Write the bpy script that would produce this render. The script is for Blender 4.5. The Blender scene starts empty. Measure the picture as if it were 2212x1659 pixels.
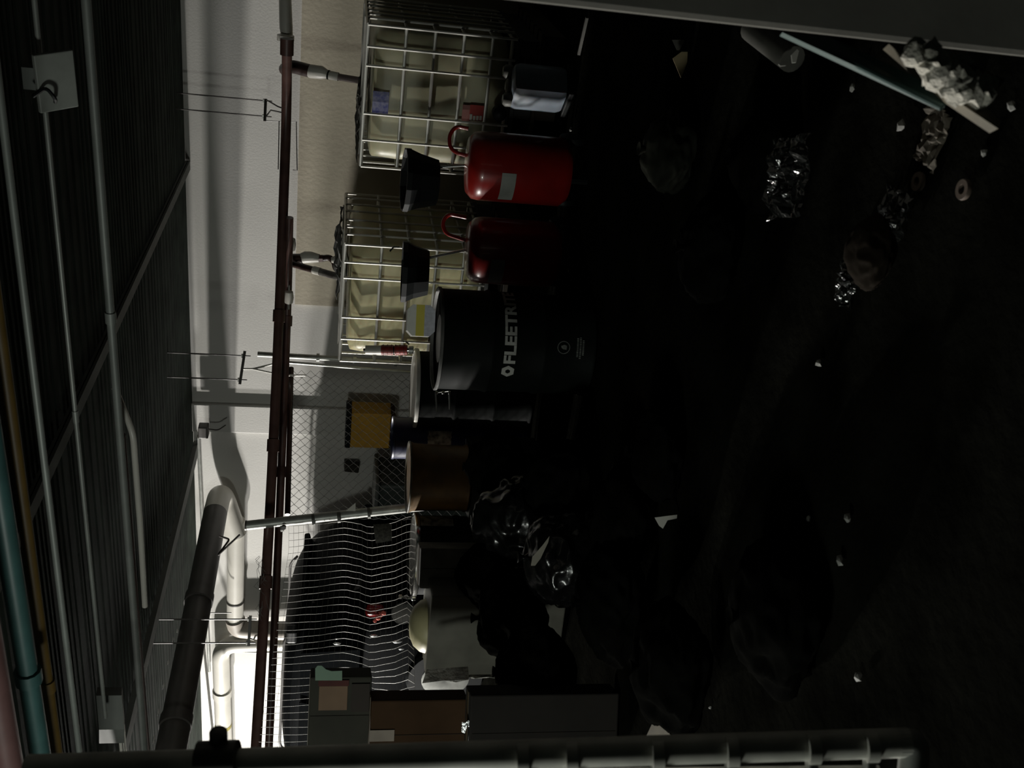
import bpy, bmesh, math, random
from mathutils import Vector, Matrix, noise
random.seed(7)
# ------------------------------------------------------------------ camera
F = 2200.0; TH = math.radians(28.6); PT = math.radians(10.3); RO = math.radians(2.4)
CAM = Vector((0, 0, 1.48))
fh = Vector((-math.sin(TH), math.cos(TH), 0)); R0 = Vector((math.cos(TH), math.sin(TH), 0))
FW = fh * math.cos(PT) - Vector((0, 0, 1)) * math.sin(PT); U0 = R0.cross(FW)
R2 = R0 * math.cos(RO) + U0 * math.sin(RO); U2 = U0 * math.cos(RO) - R0 * math.sin(RO)
cd = bpy.data.cameras.new('camera'); cam = bpy.data.objects.new('camera', cd)
bpy.context.scene.collection.objects.link(cam)
cd.sensor_fit = 'HORIZONTAL'; cd.sensor_width = 36; cd.lens = F / 2212 * 36; cd.clip_start = .05
M3 = Matrix((-U2, R2, -FW)).transposed()          # the camera is held turned by a quarter
cam.matrix_world = Matrix.Translation(CAM) @ M3.to_4x4()
cd.dof.use_dof = True; cd.dof.focus_distance = 7.0; cd.dof.aperture_fstop = 6.3
sc = bpy.context.scene; sc.camera = cam
# ------------------------------------------------------------------ world, lights, exposure
w = bpy.data.worlds.new('world'); sc.world = w; w.use_nodes = True
w.node_tree.nodes['Background'].inputs[0].default_value = (.75, .95, .85, 1)
w.node_tree.nodes['Background'].inputs[1].default_value = .006
def lamp(name, kind, loc, power, col, size=.1, aim=None, sy=None):
    d = bpy.data.lights.new(name, kind); d.energy = power; d.color = col
    if kind == 'AREA':
        d.size = size
        if sy: d.shape = 'RECTANGLE'; d.size_y = sy
    else: d.shadow_soft_size = size
    o = bpy.data.objects.new(name, d); sc.collection.objects.link(o); o.location = loc
    if aim: o.rotation_euler = (Vector(aim) - Vector(loc)).to_track_quat('-Z', 'Y').to_euler()
    return o
lamp('tube_light_far', 'POINT', (-14.3, 4.6, 2.60), 3800, (1, .97, .91), .10)
lamp('added_soft_far_light', 'POINT', (-15.2, 5.4, 2.10), 3800, (1, .97, .93), .22)  # second lamp added to soften the drain pipe's shadow on the wall
lamp('tube_light_wall', 'POINT', (-11.8, 7.0, 2.58), 14, (1, .98, .94), .08)
lamp('added_front_fill', 'POINT', (-4.2, -.2, 2.05), 165, (.95, 1, .92), .3)  # unseen fill lamp added near the camera to brighten gate post and fronts
sc.view_settings.view_transform = 'Standard'; sc.view_settings.look = 'None'
sc.view_settings.exposure = 0; sc.view_settings.gamma = 1; sc.view_settings.use_curve_mapping = False
# ------------------------------------------------------------------ helpers
COL = sc.collection
def ray(x, y): return FW - U2 * ((x - 1106) / F) + R2 * ((829.5 - y) / F)
def P(x, y, z): return CAM + ray(x, y) * z                 # a point z metres deep on a sight line
def PY(x, y, Y): d = ray(x, y); return CAM + d * (Y / d.y)
def PX(x, y, X): d = ray(x, y); return CAM + d * (X / d.x)
def PZ(x, y, Z): d = ray(x, y); return CAM + d * ((Z - CAM.z) / d.z)
_m = {}
def mat(name, col, rough=.6, metal=0, var=.15, scale=6, bump=.0, bscale=40, spec=.5, alpha=1, trans=0, col2=None, emit=0, coat=0, stretch=(1, 1, 1), sss=0):
    if name in _m: return _m[name]
    m = bpy.data.materials.new(name); m.use_nodes = True; _m[name] = m
    nt = m.node_tree; b = nt.nodes['Principled BSDF']
    tc = nt.nodes.new('ShaderNodeTexCoord'); mp = nt.nodes.new('ShaderNodeMapping'); mp.inputs['Scale'].default_value = stretch
    nt.links.new(tc.outputs['Object'], mp.inputs[0])
    n = nt.nodes.new('ShaderNodeTexNoise'); n.inputs['Scale'].default_value = scale; n.inputs['Detail'].default_value = 6
    nt.links.new(mp.outputs[0], n.inputs['Vector'])
    r = nt.nodes.new('ShaderNodeValToRGB'); r.color_ramp.elements[0].position = .35; r.color_ramp.elements[1].position = .65
    c2 = col2 or tuple(c * (1 - var * 2) for c in col)
    r.color_ramp.elements[0].color = (*c2, 1); r.color_ramp.elements[1].color = (*col, 1)
    nt.links.new(n.outputs[0], r.inputs[0]); nt.links.new(r.outputs[0], b.inputs['Base Color'])
    b.inputs['Roughness'].default_value = rough; b.inputs['Metallic'].default_value = metal
    b.inputs['Specular IOR Level'].default_value = spec
    b.inputs['Transmission Weight'].default_value = trans; b.inputs['Alpha'].default_value = alpha
    b.inputs['Coat Weight'].default_value = coat
    if sss: b.inputs['Subsurface Weight'].default_value = sss; b.inputs['Subsurface Scale'].default_value = .05
    if emit: b.inputs['Emission Color'].default_value = (*col, 1); b.inputs['Emission Strength'].default_value = emit
    if bump:
        n2 = nt.nodes.new('ShaderNodeTexNoise'); n2.inputs['Scale'].default_value = bscale; n2.inputs['Detail'].default_value = 4
        nt.links.new(tc.outputs['Object'], n2.inputs['Vector'])
        bp = nt.nodes.new('ShaderNodeBump'); bp.inputs['Strength'].default_value = bump; bp.inputs['Distance'].default_value = .02
        nt.links.new(n2.outputs[0], bp.inputs['Height']); nt.links.new(bp.outputs[0], b.inputs['Normal'])
    return m
class MB:
    def __init__(s): s.v = []; s.f = []
    def add(s, v, f):
        k = len(s.v); s.v += [Vector(p) for p in v]; s.f += [tuple(i + k for i in q) for q in f]; return s
    def box(s, c, d, rot=None, bev=0):
        c = Vector(c); h = Vector(d) / 2
        if bev:
            b = min(bev, min(h) * .9); pts = []
            bm = bmesh.new(); bmesh.ops.create_cube(bm, size=1)
            for v in bm.verts: v.co = Vector((v.co.x * d[0], v.co.y * d[1], v.co.z * d[2]))
            bmesh.ops.bevel(bm, geom=list(bm.edges), offset=b, segments=2, affect='EDGES', profile=.5)
            bm.verts.index_update()
            vs = [(rot @ v.co if rot else v.co) + c for v in bm.verts]; fs = [tuple(v.index for v in f.verts) for f in bm.faces]
            bm.free(); return s.add(vs, fs)
        vs = []
        for x in (-1, 1):
            for y in (-1, 1):
                for z in (-1, 1):
                    q = Vector((x * h.x, y * h.y, z * h.z)); vs.append((rot @ q if rot else q) + c)
        return s.add(vs, [(0, 1, 3, 2), (4, 6, 7, 5), (0, 4, 5, 1), (2, 3, 7, 6), (0, 2, 6, 4), (1, 5, 7, 3)])
    def tube(s, pts, r, n=10, cap=True):
        pts = [Vector(p) for p in pts]; rs = r if isinstance(r, (list, tuple)) else [r] * len(pts)
        k = len(s.v); prev = None
        for i, p in enumerate(pts):
            t = (pts[min(i + 1, len(pts) - 1)] - pts[max(i - 1, 0)]).normalized()
            if prev is None: a = t.orthogonal().normalized()
            else: a = (prev - t * prev.dot(t)).normalized()
            prev = a; b = t.cross(a)
            for j in range(n):
                an = 2 * math.pi * j / n; s.v.append(p + (a * math.cos(an) + b * math.sin(an)) * rs[i])
        for i in range(len(pts) - 1):
            for j in range(n):
                j2 = (j + 1) % n; s.f.append((k + i * n + j, k + i * n + j2, k + (i + 1) * n + j2, k + (i + 1) * n + j))
        if cap: s.f.append(tuple(k + j for j in range(n))[::-1]); s.f.append(tuple(k + (len(pts) - 1) * n + j for j in range(n)))
        return s
    def lathe(s, prof, n=32, o=(0, 0, 0), rot=None):
        k = len(s.v); o = Vector(o)
        for r, z in prof:
            for j in range(n):
                an = 2 * math.pi * j / n; q = Vector((r * math.cos(an), r * math.sin(an), z)); s.v.append((rot @ q if rot else q) + o)
        for i in range(len(prof) - 1):
            for j in range(n):
                j2 = (j + 1) % n; s.f.append((k + i * n + j, k + i * n + j2, k + (i + 1) * n + j2, k + (i + 1) * n + j))
        s.f.append(tuple(k + j for j in range(n))[::-1]); s.f.append(tuple(k + (len(prof) - 1) * n + j for j in range(n)))
        return s
    def prism(s, pts, t):       # polygon of points thickened by vector t
        n = len(pts); k = len(s.v); t = Vector(t)
        s.v += [Vector(p) for p in pts] + [Vector(p) + t for p in pts]
        s.f += [tuple(k + i for i in range(n))[::-1], tuple(k + n + i for i in range(n))]
        s.f += [(k + i, k + (i + 1) % n, k + n + (i + 1) % n, k + n + i) for i in range(n)]
        return s
    def build(s, name, m, parent=None, smooth=False, off=None):
        me = bpy.data.meshes.new(name)
        vs = [(v - off) if off is not None else v for v in s.v]
        me.from_pydata(vs, [], s.f); me.update()
        bm = bmesh.new(); bm.from_mesh(me); bmesh.ops.recalc_face_normals(bm, faces=bm.faces); bm.to_mesh(me); bm.free()
        if smooth:
            me.polygons.foreach_set('use_smooth', [True] * len(me.polygons))
            try: me.set_sharp_from_angle(angle=math.radians(40))
            except Exception: pass
        me.materials.append(m)
        o = bpy.data.objects.new(name, me); COL.objects.link(o)
        if parent: o.parent = parent
        return o
def tag(o, label, cat, group=None, kind=None):
    if label: o['label'] = label
    if cat: o['category'] = cat
    if group: o['group'] = group
    if kind: o['kind'] = kind
    return o
def thing(name, label, cat, loc=(0, 0, 0), rz=0, group=None):
    o = bpy.data.objects.new(name, None); COL.objects.link(o); o.location = loc; o.rotation_euler = (0, 0, rz)
    o.empty_display_size = .1
    return tag(o, label, cat, group)
def struct(o): o['kind'] = 'structure'; return o
def Rz(a): return Matrix.Rotation(a, 3, 'Z')
def arc(c, r, a0, a1, ax, ay, n=8):
    return [Vector(c) + Vector(ax) * r * math.cos(a0 + (a1 - a0) * i / n) + Vector(ay) * r * math.sin(a0 + (a1 - a0) * i / n) for i in range(n + 1)]
def bend(pts, r, n=6):
    pts = [Vector(p) for p in pts]; out = [pts[0]]
    for i in range(1, len(pts) - 1):
        a = (pts[i - 1] - pts[i]).normalized(); b = (pts[i + 1] - pts[i]).normalized()
        rr = min(r, (pts[i - 1] - pts[i]).length * .49, (pts[i + 1] - pts[i]).length * .49)
        p0 = pts[i] + a * rr; p2 = pts[i] + b * rr
        for k in range(n + 1):
            t = k / n; out.append(p0 * (1 - t) ** 2 + pts[i] * 2 * t * (1 - t) + p2 * t ** 2)
    out.append(pts[-1]); return out
# ------------------------------------------------------------------ materials
WALL = mat('white_painted_block', (.60, .59, .56), .75, var=.04, scale=1.5, bump=.08, bscale=60, spec=.2)
WALLB = mat('beige_stained_plaster', (.50, .455, .36), .8, var=.09, scale=2.2, bump=.12, bscale=30, spec=.2)
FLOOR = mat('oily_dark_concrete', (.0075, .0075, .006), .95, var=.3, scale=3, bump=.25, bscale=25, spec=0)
CEIL = mat('dark_green_steel_deck', (.046, .060, .048), .9, var=.25, scale=4, bump=.05, spec=.2)
BEAM = mat('grey_beam_paint', (.16, .17, .155), .6, var=.12, scale=5, spec=.3)
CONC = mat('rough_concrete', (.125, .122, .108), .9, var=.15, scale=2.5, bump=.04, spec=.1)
GALV = mat('galvanised_steel', (.42, .43, .40), .45, .55, var=.15, scale=12)
GALV2 = mat('bright_galvanised_cage', (.62, .61, .56), .38, .35, var=.08, scale=12)
WIRE = mat('dull_fence_wire', (.10, .10, .09), .55, .3, var=.1)
WIREL = mat('bright_mesh_wire', (.34, .33, .30), .5, .2, var=.1)
RED = mat('red_brown_pipe_paint', (.115, .060, .050), .36, var=.2, scale=9, spec=.5)
DKPIPE = mat('dark_brown_pipe', (.045, .022, .017), .4, var=.2, spec=.5)
PVC = mat('white_plastic_pipe', (.62, .60, .54), .38, var=.05, scale=5)
DUCT = mat('dark_grey_drain_pipe', (.075, .068, .062), .45, var=.12, scale=6)
BLACKP = mat('black_plastic', (.007, .009, .009), .5, spec=.2, var=.2, scale=8)
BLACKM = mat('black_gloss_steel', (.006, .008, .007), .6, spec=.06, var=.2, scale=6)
CHROME = mat('bright_chrome', (.75, .75, .72), .18, 1, var=.05)
BAG = mat('black_bag_film', (.0045, .0045, .004), .7, var=.2, scale=9, bump=.1, bscale=8, spec=0)
BAGG = mat('glossy_black_bag_film', (.005, .005, .005), .22, var=.2, scale=9, bump=.2, bscale=12, spec=.45)
REDP = mat('glossy_red_paint', (.25, .010, .007), .3, var=.15, scale=5, coat=.3)
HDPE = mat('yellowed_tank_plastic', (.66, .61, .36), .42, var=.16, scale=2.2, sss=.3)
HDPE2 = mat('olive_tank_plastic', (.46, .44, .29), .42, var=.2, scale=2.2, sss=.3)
PAPER = mat('white_paper', (.58, .57, .52), .8, var=.05, scale=10, spec=.1)
TAN = mat('tan_drum_paint', (.22, .115, .022), .5, var=.25, scale=7)
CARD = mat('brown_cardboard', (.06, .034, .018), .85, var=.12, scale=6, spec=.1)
GREYB = mat('film_wrapped_grey_box', (.17, .165, .135), .45, var=.18, scale=5)
# ------------------------------------------------------------------ room
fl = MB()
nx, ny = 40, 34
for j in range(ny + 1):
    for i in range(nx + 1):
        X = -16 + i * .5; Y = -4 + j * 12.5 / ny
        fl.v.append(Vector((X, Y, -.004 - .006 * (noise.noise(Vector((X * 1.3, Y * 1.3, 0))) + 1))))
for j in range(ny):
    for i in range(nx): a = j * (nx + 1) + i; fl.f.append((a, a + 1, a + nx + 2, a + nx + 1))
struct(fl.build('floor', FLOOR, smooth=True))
wb = MB().box((-6, 8.6, 1.36), (20, .2, 2.76)); struct(wb.build('wall_back', WALL))
# beige plaster band, lower part of the back wall on the right
struct(MB().box((-1.1, 8.485, .895), (5.6, .03, 1.79)).build('trim_1', WALLB))
struct(MB().box((-5.11, 8.475, 1.36), (.30, .05, 2.70), bev=.01).build('wall_pilaster', WALL))
ce = MB(); k = 0; Y = -4.0
prof = []
while Y < 8.55:
    q = .5 + random.random(); prof += [(Y, 2.70), (Y + .04 * q, 2.70), (Y + .05 * q, 2.706), (Y + .085 * q, 2.706)]; Y += .10 * q
for (y, z) in prof: ce.v += [Vector((-16, y, z)), Vector((4, y, z))]
for i in range(len(prof) - 1): ce.f.append((2 * i, 2 * i + 1, 2 * i + 3, 2 * i + 2))
struct(ce.build('ceiling', CEIL))
struct(MB().box((-6, 2.3, 2.80), (20, 12.8, .08)).build('ceiling_slab', CEIL))
# beams across the room depth
def beam(X, wd, z0, label, m=BEAM):
    b = thing('ceiling_beam', label, 'beam', (X, 5, 2.7))
    MB().box((0, 0, (z0 - 2.7) + .01), (wd, 6.96, .02)).build('flange', m, b)
    MB().box((0, 0, (z0 - 2.68) / 2), (.02, 6.96, 2.68 - z0 - .02)).build('web', m, b)
    MB().box((0, 0, -.015), (wd, 6.96, .02)).build('flange', m, b); return b
beam(-2.7, .075, 2.66, 'narrow grey beam crossing the dark ceiling above the totes')
beam(-5.45, .13, 2.655, 'pale edged ceiling beam beside the big dark drain pipe')
# right foreground column
struct(MB().box((.04, 2.36, 1.35), (.64, .62, 2.70), bev=.015).build('wall_column', CONC))
# ------------------------------------------------------------------ ceiling conduits
def pipe(name, label, cat, pts, r, m, n=12, group=None, cl=None, clm=None):
    pts = [Vector(p) for p in pts]; t = thing(name, label, cat, pts[0], group=group)
    MB().tube(pts, r, n).build('tube', m, t, True, off=pts[0])
    for c in (cl or []):
        a, b = pts[0], pts[-1]; q = a.lerp(b, c); d = (b - a).normalized()
        MB().tube([q - d * .03, q + d * .03], (r if not isinstance(r, list) else r[0]) * 1.3, n).build('coupling', clm or m, t, True, off=pts[0])
    return t
CONDA = mat('pale_conduit', (.40, .42, .39), .45, .3, var=.1)
CONDB = mat('grey_conduit', (.24, .26, .24), .5, .2, var=.1)
pipe('conduit', 'thin bright conduit running through the square ceiling box', 'conduit', [(.6, 4.0, 2.56), (-4.35, 4.1, 2.56)], .010, CONDA, cl=[.62])
pipe('conduit', 'thicker grey conduit beside the thin bright one', 'conduit', [(.6, 4.72, 2.55), (-6.4, 4.93, 2.55)], .021, CONDB, cl=[.42])
pipe('conduit', 'dim grey conduit between the thin bright one and the orange pipe', 'conduit', [(.6, 3.3, 2.5), (-4.6, 3.42, 2.5)], .013, CONDB)
pipe('ceiling_pipe', 'orange brown pipe under the ceiling at top left corner', 'pipe', [(-.9, 3.20, 2.55), (-5.2, 3.30, 2.55)], .024, mat('orange_brown_pipe', (.13, .08, .018), .5), cl=[.55])
pipe('ceiling_pipe', 'teal painted pipe under the ceiling beside the orange pipe', 'pipe', [(-.9, 3.0, 2.56), (-5.0, 3.14, 2.55)], .038, mat('teal_pipe', (.050, .125, .12), .45), cl=[.52])
pipe('ceiling_pipe', 'dull pink pipe in the corner nearest the gate post', 'pipe', [(-1.2, 2.74, 2.57), (-5.0, 2.86, 2.57)], .05, mat('pink_pipe', (.17, .09, .085), .5))
a = PZ(287, 935, 2.5); b = PZ(313, 1310, 2.5)
pipe('ceiling_pipe', 'short pale pipe with a bent hooked end under dark ceiling', 'pipe', bend([a + Vector((.22, .1, .1)), a, a.lerp(b, .5) + Vector((0, .02, 0)), b], .06), .017, PVC)
a = PZ(262, 940, 2.58); b = PZ(318, 1640, 2.58)
pipe('ceiling_pipe', 'brown pipe alongside the thicker grey conduit', 'pipe', [a, b], .024, mat('brown_grey_pipe', (.13, .095, .08), .5))
# square box on the thin conduit
t = thing('junction_box', 'square pale metal box on the thin bright ceiling conduit', 'junction box', (-1.0, 4.02, 2.53))
rt = Rz(math.radians(-6)) @ Matrix.Rotation(math.radians(-48), 3, 'X')
MB().box((0, 0, -.02), (.215, .15, .02), rt, .004).build('cover', mat('dim_white_metal', (.34, .36, .33), .5), t)
MB().box((0, .03, .05), (.08, .06, .09)).build('back_box', CONDB, t)
MB().tube(bend([(-.07, -.03, -.02), (-.05, -.06, -.03), (-.01, -.06, -.0), (-.05, -.05, .05)], .02), .007, 6).build('hook', BLACKP, t, True)
# faceted bracket near the drain pipe
c = PZ(268, 1545, 2.5); t = thing('ceiling_bracket', 'grey faceted bracket with three pale straps hanging near the drain pipe', 'bracket', c)
MB().prism([(-.16, -.05, 0), (.0, -.10, -.02), (.17, -.02, 0), (.12, .09, .02), (-.13, .09, .02)], (0, 0, .13)).build('plate', BEAM, t)
for i in range(3):
    MB().box((-.22 - .01 * i, -.04 + .045 * i, .02), (.22, .018, .012)).build('strap', PVC, t)
# ------------------------------------------------------------------ big drain pipe
t = thing('drain_pipe', 'large dark grey drain pipe running along ceiling towards the wall', 'pipe', (-5.85, 8.3, 2.45))
MB().tube([(-5.95, 3.6, 2.45), (-5.85, 8.02, 2.45)], .108, 28).build('tube', DUCT, t, True, off=t.location)
for yy in (4.4, 5.5, 6.8): MB().tube([(-5.94 + (yy - 3.6) * .022, yy - .05, 2.45), (-5.94 + (yy - 3.6) * .022, yy + .05, 2.45)], .117, 28).build('coupling', DUCT, t, True, off=t.location)
q0 = Vector((-5.85, 7.98, 2.45)); q3 = Vector((-6.35, 8.33, 2.30))
MB().tube(bend([q0, (-5.84, 8.34, 2.44), q3], .3, 10), .108, 28).build('elbow', PVC, t, True, off=t.location)
for k_, (px, py) in enumerate(((383, 1362), (373, 1382), (363, 1430), (353, 1482), (342, 1537), (332, 1597))):
    p = PZ(px, py, 2.56); MB().tube([p - Vector((0, .02 + .004 * k_, 0)), p, p + Vector((0, .02 + .004 * k_, 0))], [.002, .009, .002], 8).build('light_gap', mat('light_gap_white', (.8, .8, .78), .5), t, True, off=t.location)  # white spindles stand in for light showing through gaps along the pipe
# white wall pipes
t = thing('wall_pipe', 'white plastic pipe along back wall ending in a downward elbow behind car', 'pipe', (-6.3, 8.32, 2.3))
a = Vector((-6.20, 8.35, 2.30)); b = PY(508, 1338, 8.33)
MB().tube([a, b], .085, 26).build('tube', PVC, t, True, off=t.location)
MB().tube(bend([b, b + Vector((-.12, 0, -.02)), b + Vector((-.14, -.02, -.30)), b + Vector((-.12, -.02, -1.9))], .16, 8), .098, 26).build('elbow', mat('shaded_white_pipe', (.40, .36, .31), .5), t, True, off=t.location)  # backlit drop of the white pipe, its shade put into a greyer colour
for f_ in (.06, .80): q = a.lerp(b, f_); MB().tube([q, q + Vector((-.012, 0, 0))], .092, 26).build('joint_ring', DUCT, t, True, off=t.location)
t = thing('wall_pipe', 'white plastic pipe with yellow band rising beside the elbow and turning left', 'pipe', (-7.7, 8.3, 1.2))
c0 = PY(640, 1385, 8.3); c1 = PY(476, 1392, 8.3); c2 = PY(487, 1700, 8.3)
MB().tube(bend([c0 + Vector((0, 0, -1.3)), c0, c1, c2], .19, 10), .088, 26).build('tube', PVC, t, True, off=t.location)
q = c1.lerp(c2, .30); MB().tube([q, q + (c2 - c1).normalized() * .09], .10, 26).build('collar', PVC, t, True, off=t.location)
q = c1.lerp(c2, .53); MB().tube([q, q + (c2 - c1).normalized() * .045], .090, 26).build('yellow_band', mat('yellow_tape', (.42, .36, .08), .6), t, True, off=t.location)
pipe('conduit', 'thin bright conduit under ceiling between drain pipe and white pipes', 'conduit', [PY(436, 1180, 8.35), PY(441, 1400, 8.0), PY(470, 1680, 7.6)], .013, GALV2, 8)
pipe('conduit', 'thin grey conduit following the ceiling corner of the back wall', 'conduit', [PY(428, 945, 8.44), PY(452, 1450, 8.44)], .016, GALV, 8)
pipe('ceiling_rod', 'thin dark cross rod in front of the white wall pipes', 'rod', [PY(448, 1324, 8.1), PY(500, 1324, 8.1)], .006, DUCT, 6)
pipe('ceiling_rod', 'dark cross rod under the drain pipe with a bent wire tie', 'rod', bend([P(474, 1158, 8.2), P(496, 1165, 8.2), P(470, 1200, 8.1), P(518, 1155, 8.1)], .02), .008, DUCT, 6)
pipe('conduit', 'grey horizontal rail on wall behind the white pipe at left', 'conduit', [PY(470, 1407, 8.42), PY(640, 1410, 8.42)], .012, GALV, 8)
# ------------------------------------------------------------------ red-brown pipes
Zr = 1.85
def redpath(pts, s): return [PZ(px, py, Zr + s) for px, py in pts]
pp = bend([PZ(620, 90, 1.85), PZ(619, 250, 1.85), PZ(608, 560, 1.85), PZ(598, 800, 1.85), PZ(583, 1110, 1.85), PZ(548, 1700, 1.85)], .5)
t = thing('sprinkler_pipe', 'upper red brown pipe crossing the whole picture before the wall', 'pipe', pp[0])
MB().tube(pp, .036, 16).build('tube', RED, t, True, off=t.location)
q = pp[0]; MB().tube([q + Vector((.02, 0, 0)), q + Vector((-.09, 0, 0))], .047, 16).build('end_cap', DKPIPE, t, True, off=t.location)
for px, py in ((590, 960), (573, 1325), (604, 700)):
    i = min(range(len(pp) - 1), key=lambda k: (pp[k] - PZ(px, py, 1.85)).length); d = (pp[i + 1] - pp[i]).normalized()
    MB().tube([pp[i] - d * .045, pp[i] + d * .045], .046, 16).build('coupling', RED, t, True, off=t.location)
pq = bend([PZ(625, 470, 1.80), PZ(622, 640, 1.80), PZ(616, 800, 1.80), PZ(604, 1110, 1.80), PZ(577, 1700, 1.80)], .5)
t = thing('sprinkler_pipe', 'lower red brown pipe alongside the upper one, starting above the far tote', 'pipe', pq[0])
MB().tube(pq, .030, 16).build('tube', RED, t, True, off=t.location)
for i in (6, 16):
    d = (pq[i + 1] - pq[i]).normalized(); MB().tube([pq[i] - d * .04, pq[i] + d * .04], .040, 16).build('coupling', RED, t, True, off=t.location)
# white wrapped pipe at the right behind it, and lagging bulbs
t = thing('wrapped_pipe', 'white wrapped pipe with flange at right end of red brown pipe', 'pipe', P(612, 60, 7.8))
MB().tube([P(613, -80, 7.7), P(618, 60, 7.8), P(624, 118, 7.9)], [.045, .05, .035], 16).build('tube', PVC, t, True, off=t.location)
MB().lathe([(.03, -.03), (.065, -.02), (.065, .02), (.03, .03)], 20, P(617, 82, 7.8), Matrix.Rotation(math.pi / 2, 3, 'Y')).build('flange', PVC, t, True, off=t.location)
for i, (px, py, lb) in enumerate(((629, 528, 'white bulb shaped fitting on the pipe right of the far branch'), (624, 642, 'white bulb shaped fitting on the pipe left of the far branch'))):
    t = thing('pipe_fitting', lb, 'fitting', P(px, py, 7.7))
    MB().lathe([(.012, -.055), (.03, -.045), (.036, 0), (.03, .045), (.012, .055)], 16, (0, 0, 0), Matrix.Rotation(math.pi / 2, 3, 'Y')).build('bulb', PVC, t, True)
    MB().tube([(-.10, 0, 0), (.10, 0, 0)], .008, 6).build('stem', GALV, t, True)
# branch to near (right) tote
zz = 7.75
t = thing('branch_pipe', 'branch pipe with white valve dropping from red pipe to right tote', 'pipe', P(622, 142, 7.6))
MB().tube(bend([P(616, 150, 7.9), P(630, 143, zz), P(668, 153, zz)], .05), [.05] * 9, 14).build('elbow', DKPIPE, t, True, off=t.location)
MB().tube([P(666, 153, zz), P(672, 154, zz), P(695, 157, zz), P(708, 161, zz)], [.046, .052, .05, .032], 16).build('valve_body', PVC, t, True, off=t.location)
MB().tube([P(708, 161, zz), P(711, 162, zz)], .036, 16).build('seal_ring', BLACKP, t, True, off=t.location)
MB().tube([P(711, 162, zz), P(731, 166, zz)], .033, 16).build('coupling', PVC, t, True, off=t.location)
MB().tube([P(730, 166, zz), P(790, 176, zz)], .026, 14).build('tube', mat('grey_red_pipe', (.20, .15, .14), .4), t, True, off=t.location)
# branch to far tote
zz = 8.0
t = thing('branch_pipe', 'branch pipe with white valve and bent nozzle above far tote', 'pipe', P(633, 560, zz))
MB().tube([P(622, 560, zz), P(653, 560, zz)], .044, 14).build('tube', DKPIPE, t, True, off=t.location)
MB().tube([P(652, 558, zz), P(660, 556, zz), P(672, 556, zz), P(690, 558, zz)], [.042, .048, .046, .032], 16).build('valve_body', PVC, t, True, off=t.location)
MB().tube([P(689, 558, zz), P(698, 558, zz)], .030, 6).build('nut', RED, t, True, off=t.location)
MB().tube(bend([P(697, 558, zz), P(712, 556, zz), P(723, 566, zz), P(725, 582, zz), P(748, 586, zz)], .05), .025, 12).build('nozzle', DKPIPE, t, True, off=t.location)
MB().tube(bend([P(716, 562, zz - .05), P(735, 560, zz - .05), P(752, 556, zz - .05)], .05), [.02] + [.035] * 7 + [.04], 12).build('adapter', PVC, t, True, off=t.location)
t = thing('slanted_pipe', 'slanted dark pipe with white collar leaning down to far tote', 'pipe', P(636, 572, 7.9))
MB().tube([P(634, 571, 7.95), P(738, 600, 7.8)], .026, 14).build('tube', DKPIPE, t, True, off=t.location)
a, b = P(634, 571, 7.95), P(738, 600, 7.8)
MB().tube([a.lerp(b, .42), a.lerp(b, .56)], .031, 14).build('collar', PVC, t, True, off=t.location)
MB().tube([a.lerp(b, .56), a.lerp(b, .99)], .0285, 14).build('sleeve', mat('scratched_dark_pipe', (.06, .05, .045), .4, var=.45, scale=14, col2=(.2, .19, .17)), t, True, off=t.location)
# hangers with rods
def hanger(label, p0, p1, tops, hooks, zc, rr=.006):
    a, b = P(*p0, zc), P(*p1, zc); t = thing('pipe_hanger', label, 'hanger', (a + b) / 2)
    d = (b - a).normalized(); MB().tube([a, b], .014, 4).build('crossbar', DUCT, t, off=t.location)
    for q in tops:
        s0 = a.lerp(b, q); MB().tube([s0 - Vector((0, 0, .05)), Vector((s0.x, s0.y, 2.72))], rr, 6).build('rod', DUCT, t, True, off=t.location)
        MB().box(s0 + Vector((0, 0, .015)), (.025, .025, .012)).build('nut', GALV, t, off=t.location)
    for (hp, m) in hooks:
        MB().tube([P(x, y, zc - .05) for x, y in hp], .006 if m is DUCT else .008, 6).build('strap', m, t, True, off=t.location)
    return t
hanger('two rod hanger with looped wire above the right tote', (574, 214), (572, 262), (.08, .78), [(((576, 216), (600, 230), (622, 238)), DUCT), (((576, 250), (585, 238), (618, 245)), DUCT)], 7.9)
hanger('tilted crossbar hanger with pale strap by the fence post', (529, 758), (518, 830), (.15, .87), [(((526, 797), (546, 797), (612, 811)), GALV2), (((546, 797), (592, 786)), GALV2), (((609, 811), (660, 811)), GALV2)], 8.0)
hanger('crossbar hanger with knotted pale strap at left by white pipes', (541, 1330), (537, 1395), (.12, .9), [(((541, 1380), (548, 1382), (552, 1373), (566, 1370)), GALV2)], 7.9)
pipe('wire_loop', 'thin wire rectangle hanging behind the red pipe', 'wire', [P(601, 366, 7.9), P(603, 262, 7.9), P(573, 261, 7.9), P(640, 263, 7.9), P(642, 368, 7.9), P(633, 367, 7.9)], .004, DUCT, 5)
t = thing('beam_clamp', 'dark clamp with bent rod at ceiling corner near the pilaster', 'clamp', PY(440, 930, 8.3))
MB().box((0, 0, 0), (.12, .1, .09), bev=.01).build('body', DUCT, t)
MB().tube(bend([(.02, 0, -.03), (.02, -.02, -.13), (.08, -.02, -.2)], .03), .006, 6).build('rod', DUCT, t, True)
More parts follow.
